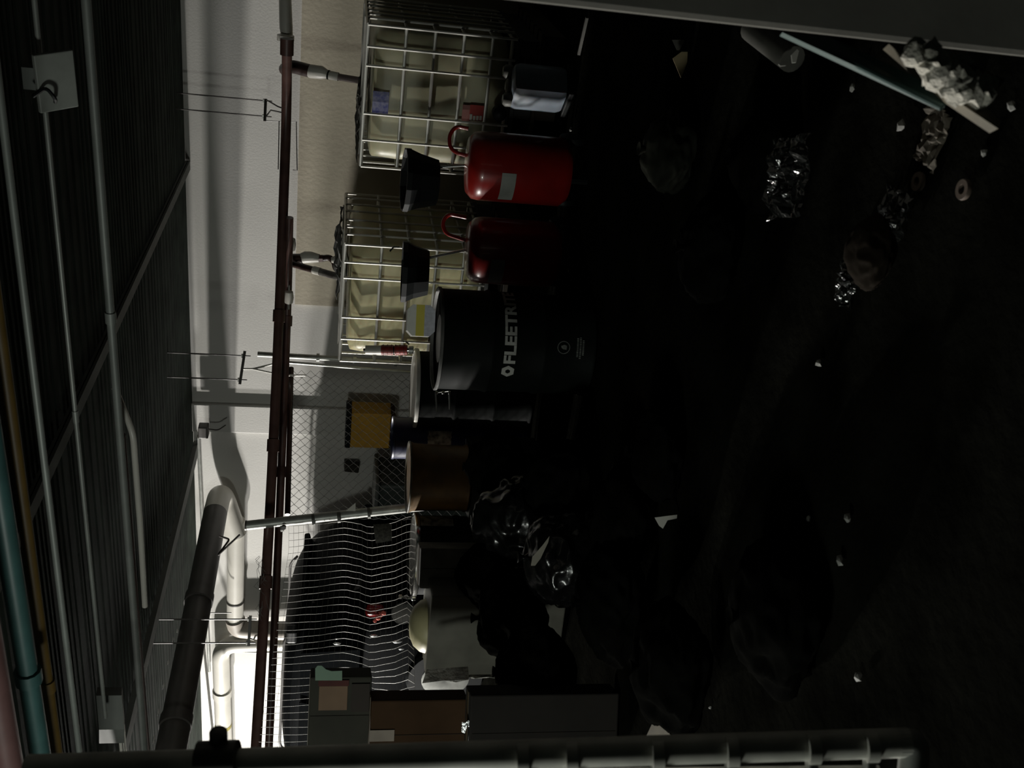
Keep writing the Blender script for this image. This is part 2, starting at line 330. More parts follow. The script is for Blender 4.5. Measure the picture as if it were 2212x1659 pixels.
# ------------------------------------------------------------------ wall things seen through the fence
t = thing('yellow_cabinet', 'yellow box with black top seen behind the chain link fence', 'cabinet', PY(800, 918, 8.2))
MB().box((0, 0, 0), (.37, .22, .36), bev=.008).build('body', mat('ochre_yellow', (.58, .31, .03), .6, var=.08), t)
MB().box((0, 0, .205), (.38, .23, .05), bev=.005).build('lid', BLACKP, t)
MB().box((0, -.0, -.20), (.36, .22, .035)).build('base', CARD, t)
t = thing('wall_brush', 'dark rough rectangular bracket fixed low on the bright wall', 'bracket', PY(760, 1007, 8.42))
MB().box((0, 0, 0), (.075, .12, .14), Matrix.Rotation(.1, 3, 'Y'), .01).build('block', mat('dark_bristle', (.03, .026, .02), .9, bump=.8, bscale=90), t)
MB().box((0, .05, 0), (.08, .03, .15)).build('backing', DUCT, t)
t = thing('storage_bin', 'dark green grey bin standing by wall behind tan drum', 'bin', (-5.48, 7.95, 0))
MB().box((0, 0, .50), (.36, .5, .94), bev=.03).build('body', mat('dark_green_bin', (.03, .04, .035), .6), t)
MB().box((0, 0, .99), (.40, .52, .04), bev=.015).build('lid', mat('grey_green_lid', (.10, .11, .10), .6), t)
# ------------------------------------------------------------------ totes
def tote(x0, x1, y0, y1, ztop, label, m, zbase, extra):
    cx, cy = (x0 + x1) / 2, (y0 + y1) / 2; t = thing('liquid_tote', label, 'tote', (cx, cy, zbase)); W = x1 - x0; D = y1 - y0
    H = ztop - zbase; zb = .15
    # bottle : rounded box with bulging panels
    bm = bmesh.new(); bmesh.ops.create_cube(bm, size=1)
    bmesh.ops.subdivide_edges(bm, edges=list(bm.edges), cuts=9, use_grid_fill=True)
    for v in bm.verts:
        c = v.co.copy(); n_ = 16
        L = (abs(c.x * 2) ** n_ + abs(c.y * 2) ** n_ + abs(c.z * 2) ** n_) ** (1 / n_)
        c = c / max(L, .001)
        v.co = Vector((c.x * (W - .07), c.y * (D - .07), c.z * (H - zb - .06)))
        rib = .006 * math.sin(v.co.z * 34)
        v.co.x += rib * (1 if c.x > 0 else -1); v.co.y += (rib + .01 * noise.noise(v.co * 5)) * (1 if c.y > 0 else -1)
        v.co.z += zb + (H - zb) / 2 - .01
    me = bpy.data.meshes.new('bottle'); bm.to_mesh(me); bm.free(); me.polygons.foreach_set('use_smooth', [True] * len(me.polygons)); me.materials.append(m)
    o = bpy.data.objects.new('bottle', me); COL.objects.link(o); o.parent = t
    MB().lathe([(.11, 0), (.11, .04), (.09, .045)], 24, (.05, 0, H - .03)).build('cap', BLACKP, t, True)
    for fr in (0, .26, .46, .66, .86, 1.0):
        z = H - fr * (H - zb - .03)
        r = .011 if fr not in (0, 1.0) else .013
        MB().tube([(-W/2, -D/2, z), (W/2, -D/2, z), (W/2, D/2, z), (-W/2, D/2, z), (-W/2, -D/2, z)], r, 8, False).build('rail', GALV2, t, True)
    for fx in (0, .145, .275, .61, .80, .997):
        for yy in (-D/2 - .014, D/2 + .014): MB().tube([(W/2 - fx * W, yy, zb), (W/2 - fx * W, yy, H)], .009, 8).build('bar', GALV2, t, True)
    for fy in (.14, .28, .42, .60, .74, .88):
        for xx in (-W/2 - .014, W/2 + .014): MB().tube([(xx, -D/2 + fy * D, zb), (xx, -D/2 + fy * D, H)], .009, 8).build('bar', GALV2, t, True)
    for yy in (-D * .25, D * .25): MB().tube([(-W/2, yy, H + .01), (W/2, yy, H + .01)], .012, 8).build('top_bar', GALV2, t, True)
    p = MB().box((0, 0, zb - .02), (W + .02, D + .02, .03), bev=.006)
    for xx in (-W/2 + .06, 0, W/2 - .06): p.box((xx, 0, .065), (.11, D, .13))
    p.build('pallet', mat('pallet_plastic', (.03, .032, .03), .6), t)
    MB().lathe([(.035, 0), (.05, .02), (.05, .08), (.02, .1)], 16, (0, -D/2 - .05, zb + .08), Matrix.Rotation(math.pi/2, 3, 'X')).build('valve', BLACKP, t, True)
    return t
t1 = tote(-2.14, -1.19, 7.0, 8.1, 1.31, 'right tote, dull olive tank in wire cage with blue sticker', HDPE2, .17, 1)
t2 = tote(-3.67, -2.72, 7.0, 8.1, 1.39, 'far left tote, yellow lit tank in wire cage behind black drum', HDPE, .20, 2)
def patch(parent, name, px0, py0, px1, py1, Y, m, th=.004, label=None):
    a = PY(px0, py0, Y); b = PY(px1, py1, Y)
    o = MB().box(((a.x + b.x) / 2, Y, (a.z + b.z) / 2), (abs(a.x - b.x), th, abs(a.z - b.z))).build(name, m, parent, off=parent.location)
    if label: o['label'] = label
    return o
patch(t1, 'sticker', 806, 196, 838, 246, 7.012, mat('blue_sticker', (.10, .11, .34), .5, var=.45, scale=40, col2=(.3, .3, .45)), label='blue printed sticker')
patch(t1, 'sticker', 1000, 226, 1016, 262, 7.012, mat('pale_red_sticker', (.34, .13, .11), .6), label='faded pink half of sticker')
st = patch(t1, 'sticker', 1016, 226, 1042, 262, 7.011, mat('red_sticker', (.42, .03, .02), .6), label='red sticker with white lettering')
for i in range(4): patch(t1, 'print_stroke', 1015 + i * 7, 250 - (i == 0) * 4, 1019 + i * 7, 260, 7.006, PAPER)
# pallets under totes
for (xa, xb, h, lb) in ((-2.2, -1.13, .17, 'dark wooden pallet under the right tote'), (-3.73, -2.66, .20, 'dark wooden pallet under the far left tote')):
    t = thing('wooden_pallet', lb, 'pallet', ((xa + xb) / 2, 7.55, 0)); W = xb - xa; m = mat('dark_pallet_wood', (.05, .038, .025), .85, var=.2)
    for i in range(7): MB().box((0, -.54 + i * .18, h - .012), (W, .13, .022)).build('plank', m, t)
    for i in range(3): MB().box((-W/2 + .06 + i * (W - .12) / 2, 0, (h - .024) / 2), (.09, 1.16, h - .024)).build('stringer', m, t)
# rag / debris on tote tops
def crumple(name, label, cat, c, sx, sy, sz, m, seed, nseg=12, rz=0, parent=None, amp=.5, fq=6):
    b = MB(); rnd = random.Random(seed)
    for j in range(nseg + 1):
        for i in range(nseg + 1):
            u = i / nseg - .5; v = j / nseg - .5
            q = Vector((u * fq + seed, v * fq, seed * 1.7))
            h = abs(noise.noise(q)) * .8 + abs(noise.noise(q * 2.3)) * .5 + .02
            edge = 1 - .5 * max(abs(u), abs(v)) * 2
            e = Vector((noise.noise(q * .7 + Vector((9, 0, 0))), noise.noise(q * .7 + Vector((0, 9, 0))), 0)) * .25
            b.v.append(Vector(((u + e.x * amp) * sx, (v + e.y * amp) * sy, h * sz * edge)))
    for j in range(nseg):
        for i in range(nseg): a = j * (nseg + 1) + i; b.f.append((a, a + 1, a + nseg + 2, a + nseg + 1))
    o = b.build(name, m, parent); o.location = c; o.rotation_euler = (0, 0, rz)
    if not parent: tag(o, label, cat)
    md = o.modifiers.new('thick', 'SOLIDIFY'); md.thickness = .003
    return o
crumple('rag', 'dark rag lying on top of the right tote', 'rag', (-1.95, 7.5, 1.325), .5, .6, .07, mat('grimy_rag', (.09, .085, .07), .9), 3)
crumple('rag', 'grey crumpled rag on top of the far left tote', 'rag', (-3.0, 7.5, 1.405), .55, .6, .10, mat('grey_rag', (.14, .14, .13), .8), 5)
# ------------------------------------------------------------------ drums
def drum_parts(t, H, r, m, ribs=True, ring=None, lid=None, n=56):
    p = [(r * .97, 0), (r * 1.01, .005), (r * 1.01, .02), (r * .985, .03)]
    if ribs:
        for f_ in (1 / 3, 2 / 3):
            z = H * (1 - f_) if False else H * f_
            p += [(r * .985, z - .022), (r * 1.012, z - .006), (r * 1.012, z + .006), (r * .985, z + .022)]
    p += [(r * .985, H - .035), (r * .99, H - .02)]
    MB().lathe(p, n).build('shell', m, t, True)
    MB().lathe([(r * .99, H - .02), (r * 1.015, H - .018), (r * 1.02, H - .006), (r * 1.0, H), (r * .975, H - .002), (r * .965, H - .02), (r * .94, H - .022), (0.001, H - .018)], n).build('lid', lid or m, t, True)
    if ring: MB().lathe([(r * 1.02, H - .026), (r * 1.05, H - .024), (r * 1.055, H - .012), (r * 1.05, H + .002), (r * .99, H + .006), (r * .97, H + .001)], n).build('clamp_ring', ring, t, True)
# curved print on a drum
def curved(name, parent, flat, r, z0, ang0, m):     # flat: list of (verts2d, faces) in metres along arc
    b = MB()
    for vs, fs in flat: b.add([(x, y, 0) for x, y in vs], fs)
    for v in b.v:
        an = ang0 + v.x / r; v.xyz = (r * math.cos(an), r * math.sin(an), z0 + v.y)
    return b.build(name, m, parent)
def textmesh(s, h, off=0, sub=True):
    cu = bpy.data.curves.new('lettering', 'FONT'); cu.body = s; cu.size = h; cu.offset = off; cu.resolution_u = 3
    o = bpy.data.objects.new('lettering', cu); COL.objects.link(o)
    dg = bpy.context.evaluated_depsgraph_get(); me = bpy.data.meshes.new_from_object(o.evaluated_get(dg))
    bm = bmesh.new(); bm.from_mesh(me)
    bmesh.ops.triangulate(bm, faces=list(bm.faces))
    vs = [(v.co.x, v.co.y) for v in bm.verts]; bm.verts.index_update(); fs = [tuple(v.index for v in f.verts) for f in bm.faces]
    bm.free(); bpy.data.objects.remove(o); bpy.data.curves.remove(cu); bpy.data.meshes.remove(me)
    return vs, fs
INK = mat('grey_white_print', (.42, .42, .39), .6, var=.1, scale=30)
D1 = PZ(940, 731, .88); D1 = Vector((D1.x, D1.y, 0))
t = thing('oil_drum', 'black steel drum with large white lettering in front of the far tote', 'drum', D1)
drum_parts(t, .88, .2925, BLACKM, lid=mat('lit_grey_drum_lid', (.13, .13, .12), .6, var=.4, scale=5))  # light on the lid is put into its grey base colour
toCam = math.atan2(-D1.y, -D1.x)
vs, fs = textmesh('FLEETRITE', .088, .0032)
wtx = max(v[0] for v in vs); sxx = .50 / wtx
vs = [(x * sxx, y) for x, y in vs]
rr = .2925 * 1.002
curved('lettering', t, [(vs, fs)], rr, .46, toCam - math.radians(25), INK)
# emblem left of lettering: open pointed loop
def ringpoly(cx, cy, ro, ri, n=28, sq=1.0, cut=None):
    vs = []; fs = []
    for k_ in range(n):
        an = 2 * math.pi * k_ / n
        for q in (ro, ri): vs.append((cx + q * math.cos(an) * sq, cy + q * math.sin(an)))
    for k_ in range(n):
        if cut and cut[0] < k_ < cut[1]: continue
        k2 = (k_ + 1) % n; fs.append((2 * k_, 2 * k2, 2 * k2 + 1, 2 * k_ + 1))
    return vs, fs
em = ringpoly(0, .030, .040, .015, 6, .95)
tick = ([(.018, -.012), (.034, -.018), (.026, .004)], [(0, 1, 2)])
curved('emblem', t, [em], rr, .462, toCam - math.radians(34), INK)
INK2 = mat('dim_grey_print', (.16, .17, .155), .7, var=.2, scale=40)
lf = ([(-.012, -.016), (.010, -.018), (.016, -.004), (.008, .016), (-.004, .012), (-.010, .002)], [(0, 1, 2, 3, 4, 5)])
curved('round_emblem', t, [ringpoly(0, 0, .036, .032, 28), lf], rr, .19, toCam - math.radians(3), INK2)
lines = []
for li, wd in enumerate((.10, .12, .08)):
    x = -wd / 2
    while x < wd / 2:
        q = random.uniform(.004, .009); y = -.016 * li
        lines.append(([(x, y), (x + q, y), (x + q, y + .010), (x, y + .010)], [(0, 1, 2, 3)])); x += q + .003
curved('small_print', t, lines, rr, .105, toCam - math.radians(3), INK2)
# drum with bright clamp ring behind it
D2 = P(893, 840, 7.5); D2 = Vector((D2.x, D2.y, 0)); H2 = P(893, 840, 7.5).z
t = thing('oil_drum', 'black drum with bright clamp ring between lettered drum and blue drum', 'drum', D2)
drum_parts(t, H2, .285, BLACKM, ring=GALV2, lid=BLACKP)
def latch(t, H, r, ang):
    q = Vector((r * 1.07 * math.cos(ang), r * 1.07 * math.sin(ang), H))
    d = Vector((-math.sin(ang), math.cos(ang), 0))
    o = MB().tube(bend([q - d * .02 + Vector((0, 0, -.01)), q + Vector((0, 0, .045)), q + d * .05 + Vector((0, 0, .075))], .02), .008, 8).build('latch', CHROME, t, True)
    MB().lathe([(.004, -.012), (.014, -.008), (.014, .008), (.004, .012)], 12, q + d * .05 + Vector((0, 0, .085))).build('knob', CHROME, o, True)
    MB().box(q + Vector((0, 0, -.01)), (.03, .03, .03), bev=.005).build('bracket', CHROME, o)
latch(t, H2, .285, math.atan2(-D2.y, -D2.x) - math.radians(82))
# small box on drum 2
# blue drum
Q = P(846, 945, 7.5)
t = thing('blue_drum', 'slim dark blue drum with torn white label beside tan drum', 'drum', (Q.x, Q.y, 0))
BLUE = mat('dark_blue_paint', (.008, .014, .07), .4, var=.2)
drum_parts(t, Q.z, .157, BLUE, lid=mat('blue_lid', (.012, .02, .08), .4))
tc = math.atan2(-Q.y, -Q.x)
def label_curved(t, r, z, h, ang, wd, m, name='label_sheet', jag=0):
    vs = []; fs = []; n = 10; rnd = random.Random(int(z * 1000))
    for k_ in range(n + 1):
        x = -wd / 2 + wd * k_ / n; vs += [(x, -h / 2 + rnd.random() * jag), (x, h / 2 - rnd.random() * jag)]
    for k_ in range(n): fs.append((2 * k_, 2 * k_ + 2, 2 * k_ + 3, 2 * k_ + 1))
    return curved(name, t, [(vs, fs)], r, z, ang, m)
TORN = mat('torn_stained_label', (.42, .41, .36), .8, var=.4, scale=22, spec=.1)
label_curved(t, .1595, P(952, 938, 7.35).z, .18, tc + .02, .11, TORN, jag=.01)
# tan drum on black crate
Q = P(882, 1030, 6.95)
t = thing('tan_drum', 'short tan brown drum with dented pale rim left of blue drum', 'drum', (Q.x, Q.y, Q.z - .40))
p = [(.225, 0), (.232, .006), (.232, .02), (.224, .03), (.228, .30), (.232, .37), (.240, .385), (.243, .395)]
MB().lathe(p, 48).build('shell', TAN, t, True)
MB().lathe([(.243, .393), (.247, .398), (.243, .406), (.225, .402), (.20, .375), (.001, .37)], 48).build('rim', mat('worn_pale_rim', (.30, .27, .20), .5, var=.4, scale=8), t, True)
MB().box((0, 0, 0), (.01, .01, .01)).build('foot', TAN, t)
zc = Q.z - .40
t = thing('plastic_crate', 'black plastic crate under the tan drum', 'crate', (Q.x, Q.y, 0), .3)
MB().box((0, 0, zc / 2 - .002), (.50, .46, zc - .006), bev=.02).build('body', BLACKP, t)
for s in (-1, 1): MB().box((s * .262, 0, zc - .06), (.02, .2, .05), bev=.005).build('handle', BLACKP, t)
# drum with silver ring at left
Q = P(892, 1198, 6.9)
t = thing('oil_drum', 'black drum with silver clamp ring and white papers left of tan drum', 'drum', (Q.x, Q.y, 0))
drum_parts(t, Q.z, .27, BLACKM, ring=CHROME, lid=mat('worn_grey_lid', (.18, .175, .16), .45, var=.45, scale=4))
tc = math.atan2(-Q.y, -Q.x)
latch(t, Q.z, .27, tc - math.radians(80))
label_curved(t, .272, P(948, 1118, 6.7).z, .22, tc + math.radians(58), .13, TORN)
# ------------------------------------------------------------------ waste oil drainers
def drainer(label, cx, cy, ztop, zr, bowl, pole0, pole1, hoop, seed, tilt):
    z = zr; Q = P(cx, cy, z); t = thing('oil_drainer', label, 'oil drainer', (Q.x, Q.y, 0)); O = t.location
    r = .205; H = P(ztop, cy, z).z
    p = [(.10, .09), (r * .85, .10), (r, .14), (r * 1.0, H - .09), (r * .96, H - .045), (r * .80, H - .012), (.06, H), (.001, H)]
    MB().lathe(p, 48).build('tank', REDP, t, True)
    for s in (-1, 1):
        MB().lathe([(.02, -.02), (.075, -.018), (.08, 0), (.075, .018), (.02, .02)], 20, (s * .19, .06, .08), Matrix.Rotation(math.pi / 2, 3, 'Y')).build('wheel', BLACKP, t, True)
    MB().tube([(-.20, .06, .08), (.20, .06, .08)], .01, 8).build('axle', GALV, t, True)
    MB().tube([(0, -.15, .10), (0, -.15, .0)], .02, 8).build('foot', BLACKP, t, True)
    MB().tube(bend([P(x, y, z) for x, y in hoop], .04), .012, 10).build('handle', REDP, t, True, off=O)
    MB().tube([P(*pole0, z), P(*pole1, z)], [.010, .008], 10).build('pole', CHROME, t, True, off=O)
    # bowl: wide octagonal funnel
    bx, by, top, bot, rt, rb = bowl; c = P(top, by, z); c2 = P(bot, by, z); h = (c - c2).length
    rot = Matrix.Rotation(tilt, 3, Vector((math.cos(.5), math.sin(.5), 0)))
    MB().lathe([(.03, -h), (rb, -h), (rb + (rt - rb) * .55, -h * .45), (rt, -.03), (rt * 1.02, -.03), (rt * 1.02, 0), (rt * .97, 0), (rb * .9, -h + .02), (.001, -h + .025)], 12, c - O, rot).build('bowl', BLACKP, t)
    return t
da = drainer('red oil drainer on the right with pale label strip and black bowl', 1120, 365, 1003, 6.15, (0, 388, 872, 944, .19, .14), (940, 362), (1010, 357), ((1012, 278), (985, 272), (970, 292), (972, 318), (985, 330), (1015, 338)), 1, .05)
db = drainer('red oil drainer on the left behind black drum, with slanted chrome pole', 1110, 545, 1003, 6.35, (0, 586, 868, 925, .19, .14), (876, 568), (1040, 532), ((1008, 470), (968, 462), (955, 480), (962, 505), (1008, 520)), 2, -.04)
for t, zc_, an, m_ in ((da, 1099, -36, mat('grey_tape', (.30, .31, .28), .6)), (db, 1075, -42, mat('dim_grey_tape', (.20, .19, .17), .6))):
    tc = math.atan2(-t.location.y, -t.location.x)
    zq = P(zc_, 410, 5.95).z if t is da else P(zc_, 590, 6.15).z
    label_curved(t, .2065, zq, .085, tc + math.radians(an), .20, m_, 'label_strip')
pipe('ratchet_rod', 'small bright rod end sticking out above second black bowl', 'rod', [P(842, 543, 6.3), P(850, 534, 6.3), P(864, 534, 6.3)], .006, CHROME, 6)
# ------------------------------------------------------------------ small things on drums
Q = P(928, 690, 5.75); rot = Rz(math.radians(6))
zt = .882
t = thing('filter_carton', 'white carton with yellow stripe and cut corners on black drum', 'carton', (D1.x + .07, D1.y + .08, zt))
h = .160; wq = .180
oc = [(-wq/2 + .03, 0), (wq/2 - .03, 0), (wq/2, .03), (wq/2, h - .03), (wq/2 - .03, h), (-wq/2 + .03, h), (-wq/2, h - .03), (-wq/2, .03)]
fdir = Vector((R0.x, R0.y, 0)); bdir = Vector((fh.x, fh.y, 0))
def oct_slab(z0, z1, front, th, m, name, sc_=1):
    pts = []
    poly = [p for p in oc]
    def xat(z): return wq/2 - max(0, .03 - min(z, h - z))
    pl = [(-xat(z0), z0)] + ([(-wq/2, .03)] if z0 < .03 < z1 else []) + ([(-wq/2, h - .03)] if z0 < h - .03 < z1 else []) + [(-xat(z1), z1), (xat(z1), z1)] + ([(wq/2, h - .03)] if z0 < h - .03 < z1 else []) + ([(wq/2, .03)] if z0 < .03 < z1 else []) + [(xat(z0), z0)]
    pts = [fdir * x + Vector((0, 0, z)) + bdir * front for x, z in pl]
    return MB().prism(pts, bdir * th).build(name, m, t)
CW = mat('white_carton', (.85, .85, .78), .6, var=.04, scale=20); CG = mat('bluish_white_print', (.66, .67, .74), .6, var=.1, scale=60); CY = mat('yellow_print', (.80, .70, .12), .6, var=.05)
oct_slab(0, h, -.012, .10, mat('grey_carton_side', (.22, .22, .20), .7), 'body')
oct_slab(.110, h, -.016, .004, CW, 'top_stripe'); oct_slab(.062, .110, -.016, .004, CY, 'yellow_stripe'); oct_slab(0, .062, -.016, .004, CG, 'bottom_stripe')
# red and white upright tool
t = thing('spray_tube', 'upright tube with white top and red ribbed body beside carton', 'tube', P(884, 756, 7.32)); zq = 7.32
def seg(x0, x1, r, m, nm, n=18): MB().tube([P(x0, 756, zq) - t.location, P(x1, 756, zq) - t.location], r * 1.16, n).build(nm, m, t, True)
seg(790, 824, .029, PVC, 'white_cap'); seg(785, 790, .010, BLACKP, 'tip')
RB = mat('red_body_print', (.30, .035, .025), .5, var=.3, scale=30)
seg(824, 850, .031, RB, 'upper_body'); seg(850, 853, .027, BLACKP, 'groove'); seg(853, 880, .031, mat('red_rubber', (.36, .02, .015), .5), 'lower_body')
for i in range(6): seg(827 + i * 9, 829 + i * 9, .034, RB, 'rib')
seg(880, 884, .018, CHROME, 'chrome_neck'); seg(884, 893, .024, GALV, 'foot')
MB().tube(bend([P(870, 738, 7.32) - t.location, P(876, 737, 7.32) - t.location, P(884, 744, 7.32) - t.location], .01), .006, 8).build('nozzle', CHROME, t, True)
# bracket clamp hanging on drum side
t = thing('clamp_bracket', 'small worn metal frame hanging between the two black drums', 'bracket', P(955, 868, 7.2))
MB().tube([P(x, y, 7.2) - t.location for x, y in ((944, 890), (941, 848), (970, 845), (972, 885))], .007, 6).build('frame', GALV, t, True)
for px in (943, 957, 971): MB().box(P(px, 848, 7.2) - t.location, (.02, .015, .02), bev=.004).build('stud', CHROME, t)
# jug near tote
Q = P(1150, 190, 6.6)
t = thing('water_jug', 'bluish white plastic jug with knobbed top before right tote', 'jug', (Q.x, Q.y, .03)); O = t.location; zj = P(1100, 190, 6.6).z - .03
JUG = mat('bluish_jug_plastic', (.38, .44, .52), .45, var=.2, scale=3, sss=.2); 
b = MB(); b.box((0, 0, zj / 2), (.26, .22, zj), Rz(-.75), .05); b.build('body', JUG, t, True)
for s, hh in ((-.09, .045), (0, .03), (.09, .05)):
    q = Rz(.5) @ Vector((s, 0, 0)); MB().lathe([(.045, -.01), (.045, hh * .6), (.03, hh), (.001, hh)], 18, (q.x, q.y, zj)).build('knob', mat('greyed_plastic', (.20, .20, .18), .5), t, True)
MB().box((0, 0, -.01), (.27, .23, .04), Rz(-.75), .01).build('base', BLACKP, t)
# ------------------------------------------------------------------ fence
pr0 = P(557, 765, 8.2); pr1 = P(840, 785, 8.2); prb = Vector((pr1.x, pr1.y, 0))
pl0 = P(533, 1135, 7.22); pl1 = P(872, 1103, 7.38); plb = pl1 + (pl1 - pl0) * 1.05; plb.z = 0
t = thing('chain_fence', 'chain link fence panel with dark top rail before the bright wall', 'fence', prb); O = prb
MB().tube([pr0, prb], .022, 14).build('post', GALV, t, True, off=O)
MB().tube([pr0 + Vector((-.03, -.05, -.12)), prb + Vector((-.05, -.09, .2))], .012, 8).build('tension_bar', GALV, t, True, off=O)
for f_ in (.12, .26, .42, .60, .8):
    q = pr0.lerp(prb, f_ * .9); MB().tube([q - Vector((0, 0, .012)), q + Vector((0, 0, .012))], .034, 14).build('band', GALV, t, True, off=O)
ra = P(629, 795, 8.1); rb_ = P(621, 1112, 7.4)
MB().tube([ra, rb_], .021, 12).build('top_rail', DKPIPE, t, True, off=O)
# chain link: zigzag wires in plane between the posts
ch = MB(); A0 = P(632, 800, 8.08); A1 = P(623, 1118, 7.36); Lh = (A1 - A0).length; ux = (A1 - A0) / Lh; nrm = Vector((ux.y, -ux.x, 0)).normalized() * .004
ht = A0.z - .12; stepw = .072; rows = int(ht / .072); stepw = .036; cols = int(Lh / stepw)
for c_ in range(cols + 1):
    pts = []
    for r_ in range(2 * rows + 1):
        side = r_ % 2; s_ = (c_ + (side if c_ % 2 == 0 else 1 - side)) * stepw
        base = A0 + ux * min(s_ + .0, Lh); sag = .012 * math.sin(c_ * 1.7 + r_ * .3)
        pts.append(Vector((base.x, base.y, A0.z + (A1.z - A0.z) * s_ / Lh - r_ * .036)) + nrm * (1 if side else -1) * 1.5 + Vector((0, 0, sag * .3)))
    ch.tube(pts, .0019, 4, False)
o = ch.build('chain_link', WIRE, t, off=O); o['kind'] = 'stuff'
t = thing('fence_post', 'leaning galvanised post left of the chain link panel', 'post', plb)
MB().tube([pl0, plb], [.034, .034], 18).build('tube', GALV, t, True, off=plb)
MB().tube([pl0 + Vector((0, 0, -.0)), pl0 + Vector((0, 0, .012))], .036, 18).build('cap', DUCT, t, True, off=plb)
for px, py in ((612, 1136), (680, 1122), (735, 1117), (800, 1108)):
    q = P(px, py, 7.28); MB().tube([q, q + (pl0 - plb).normalized() * .02], .041, 16).build('tie_band', WIRE, t, True, off=plb)
bolt = P(613, 1139, 7.2); MB().lathe([(.004, -.01), (.016, -.01), (.016, .01), (.004, .01)], 10, bolt, Matrix.Rotation(math.pi / 2, 3, 'X')).build('bolt', DUCT, t, True, off=plb)
# crumpled welded mesh panel to the left
t = thing('wire_mesh_panel', 'sagging buckled welded wire mesh in front of the parked car', 'wire mesh', P(885, 1300, 6.8)); O = t.location.copy(); t.location = O
def meshpt(px, k):                 # k = 0 .. 1 from post towards the gate
    y0 = 1136 + k * 540; z = 7.24 - 1.0 * k
    prof = [(560, 0), (625, 0), (670, -3), (745, -9), (770, -4), (800, 6), (840, 0), (890, -15)]
    if k > .55:
        q = min(1, (k - .55) / .25); prof2 = [(560, 0), (625, 0), (700, -2), (745, -10), (790, -26), (830, -14), (870, 0), (905, -4)]
        prof = [(a[0] + (b[0] - a[0]) * q, a[1] + (b[1] - a[1]) * q) for a, b in zip(prof, prof2)]
    d = 0
    for a, b in zip(prof, prof[1:]):
        if a[0] <= px <= b[0]:
            t_ = (px - a[0]) / (b[0] - a[0]); t_ = t_ * t_ * (3 - 2 * t_); d = a[1] + (b[1] - a[1]) * t_
    top = 622 if k < .12 else 622 - (k - .12) * 80
    zz_ = z + .10 * math.sin((px - 640) / 60) * (1 if px > 700 else .2)
    slope = -.05 * (px - 640)
    return P(px, y0 + d + slope * .35 + 1.5 * math.sin(k * 31 + px * .02), zz_)
for i in range(37):
    k = i / 36; top = 624 - max(0, k - .1) * 85; bot = 888 - (20 if k > .9 else 0) + 12 * k
    pts = [meshpt(top + (bot - top) * j / 22, k) for j in range(23)]
    MB().tube(pts, .0017, 5, False).build('wire', WIREL, t, True, off=O)
for j in range(26):
    f_ = j / 25; pts = []
    for i in range(25):
        k = i / 24; top = 624 - max(0, k - .1) * 85; bot = 888 + 12 * k; pts.append(meshpt(top + (bot - top) * f_, k))
    MB().tube(pts, .0010, 4, False).build('cross_wire', WIRE, t, True, off=O)
# frayed strands above the mesh
b = MB(); rnd = random.Random(4)
for i in range(22):
    y = rnd.uniform(1195, 1320); x = rnd.uniform(558, 575); b.tube([P(x, y, 6.9), P(x - rnd.uniform(0, 12), y + rnd.uniform(4, 14), 6.9), P(x + rnd.uniform(-4, 8), y + rnd.uniform(14, 40), 6.9)], .0014, 4, False)
tag(b.build('frayed_wire', 'x' and WIRE), 'tangle of frayed thin wires hanging over the red pipes', 'wire', kind='stuff')
# document on the fence
def sheet(name, label, cat, quad, z, m, group=None):
    pts = [P(x, y, z) for x, y in quad]; o = MB().prism(pts, FW * .003).build(name, m); return tag(o, label, cat, group)
sheet('paper_notice', 'faded printed notice hung on the wire mesh', 'notice', [(806, 1133), (845, 1131), (846, 1168), (812, 1174), (808, 1150)], 6.75, mat('printed_notice', (.20, .195, .17), .8, var=.3, scale=60))
sheet('paper_scrap', 'white triangular paper scrap at the leaning fence post', 'paper', [(745, 1105), (768, 1086), (768, 1104)], 7.3, PAPER)
sheet('green_card', 'pale green card with curved cut edge above tan box', 'card', [(681, 1470), (681, 1444), (686, 1438), (695, 1438), (704, 1446), (716, 1450), (739, 1449), (739, 1470)], 5.02, mat('pale_green_card', (.20, .30, .22), .8, var=.04))
# ------------------------------------------------------------------ parked car
car = thing('parked_car', 'dark parked car behind the wire mesh with red tail lamp', 'car', (-5.75, 7.36, 0))
st = [ # x back from the rear, half width, bottom, belt height, roof height, roof half width
 (0.00, .60, .45, .88, .95, .45), (.06, .72, .30, .95, 1.12, .52), (.20, .78, .24, 1.02, 1.45, .56), (.42, .80, .24, 1.03, 1.62, .58), (.9, .81, .24, 1.02, 1.68, .60),
 (1.7, .81, .24, 1.01, 1.69, .60), (2.3, .81, .24, 1.00, 1.64, .58), (2.75, .80, .24, .99, 1.35, .58), (3.05, .80, .24, .97, 1.02, .60), (3.7, .78, .26, .88, .92, .58), (4.05, .70, .32, .74, .78, .5), (4.15, .6, .4, .6, .64, .4)]
def sect(hw, zb, zl, zr_, rw):
    half = [(0, zb), (hw * .8, zb), (hw * .97, zb + .08), (hw, (zb + zl) / 2), (hw * .985, zl), (rw + (hw - rw) * .45, zl + (zr_ - zl) * .55), (rw * 1.02, zl + (zr_ - zl) * .92), (rw * .7, zr_ - .0), (0, zr_ + .01)]
    return half + [(-a, b_) for a, b_ in half[-2:0:-1]]
b = MB(); n = None
for (x, *q) in st:
    s_ = sect(*q); n = len(s_); b.v += [Vector((-x, -yy, z)) for yy, z in s_]
for i in range(len(st) - 1):
    for j in range(n): j2 = (j + 1) % n; b.f.append((i * n + j, i * n + j2, (i + 1) * n + j2, (i + 1) * n + j))
b.f += [tuple(range(n)), tuple(range((len(st) - 1) * n, len(st) * n))[::-1]]
CARP = mat('black_car_paint', (.004, .005, .006), .5, var=.1, spec=.02); GLASS = mat('dark_car_glass', (.005, .006, .007), .15, var=.1, spec=.12)
car.scale = (1, 1, 1.055)
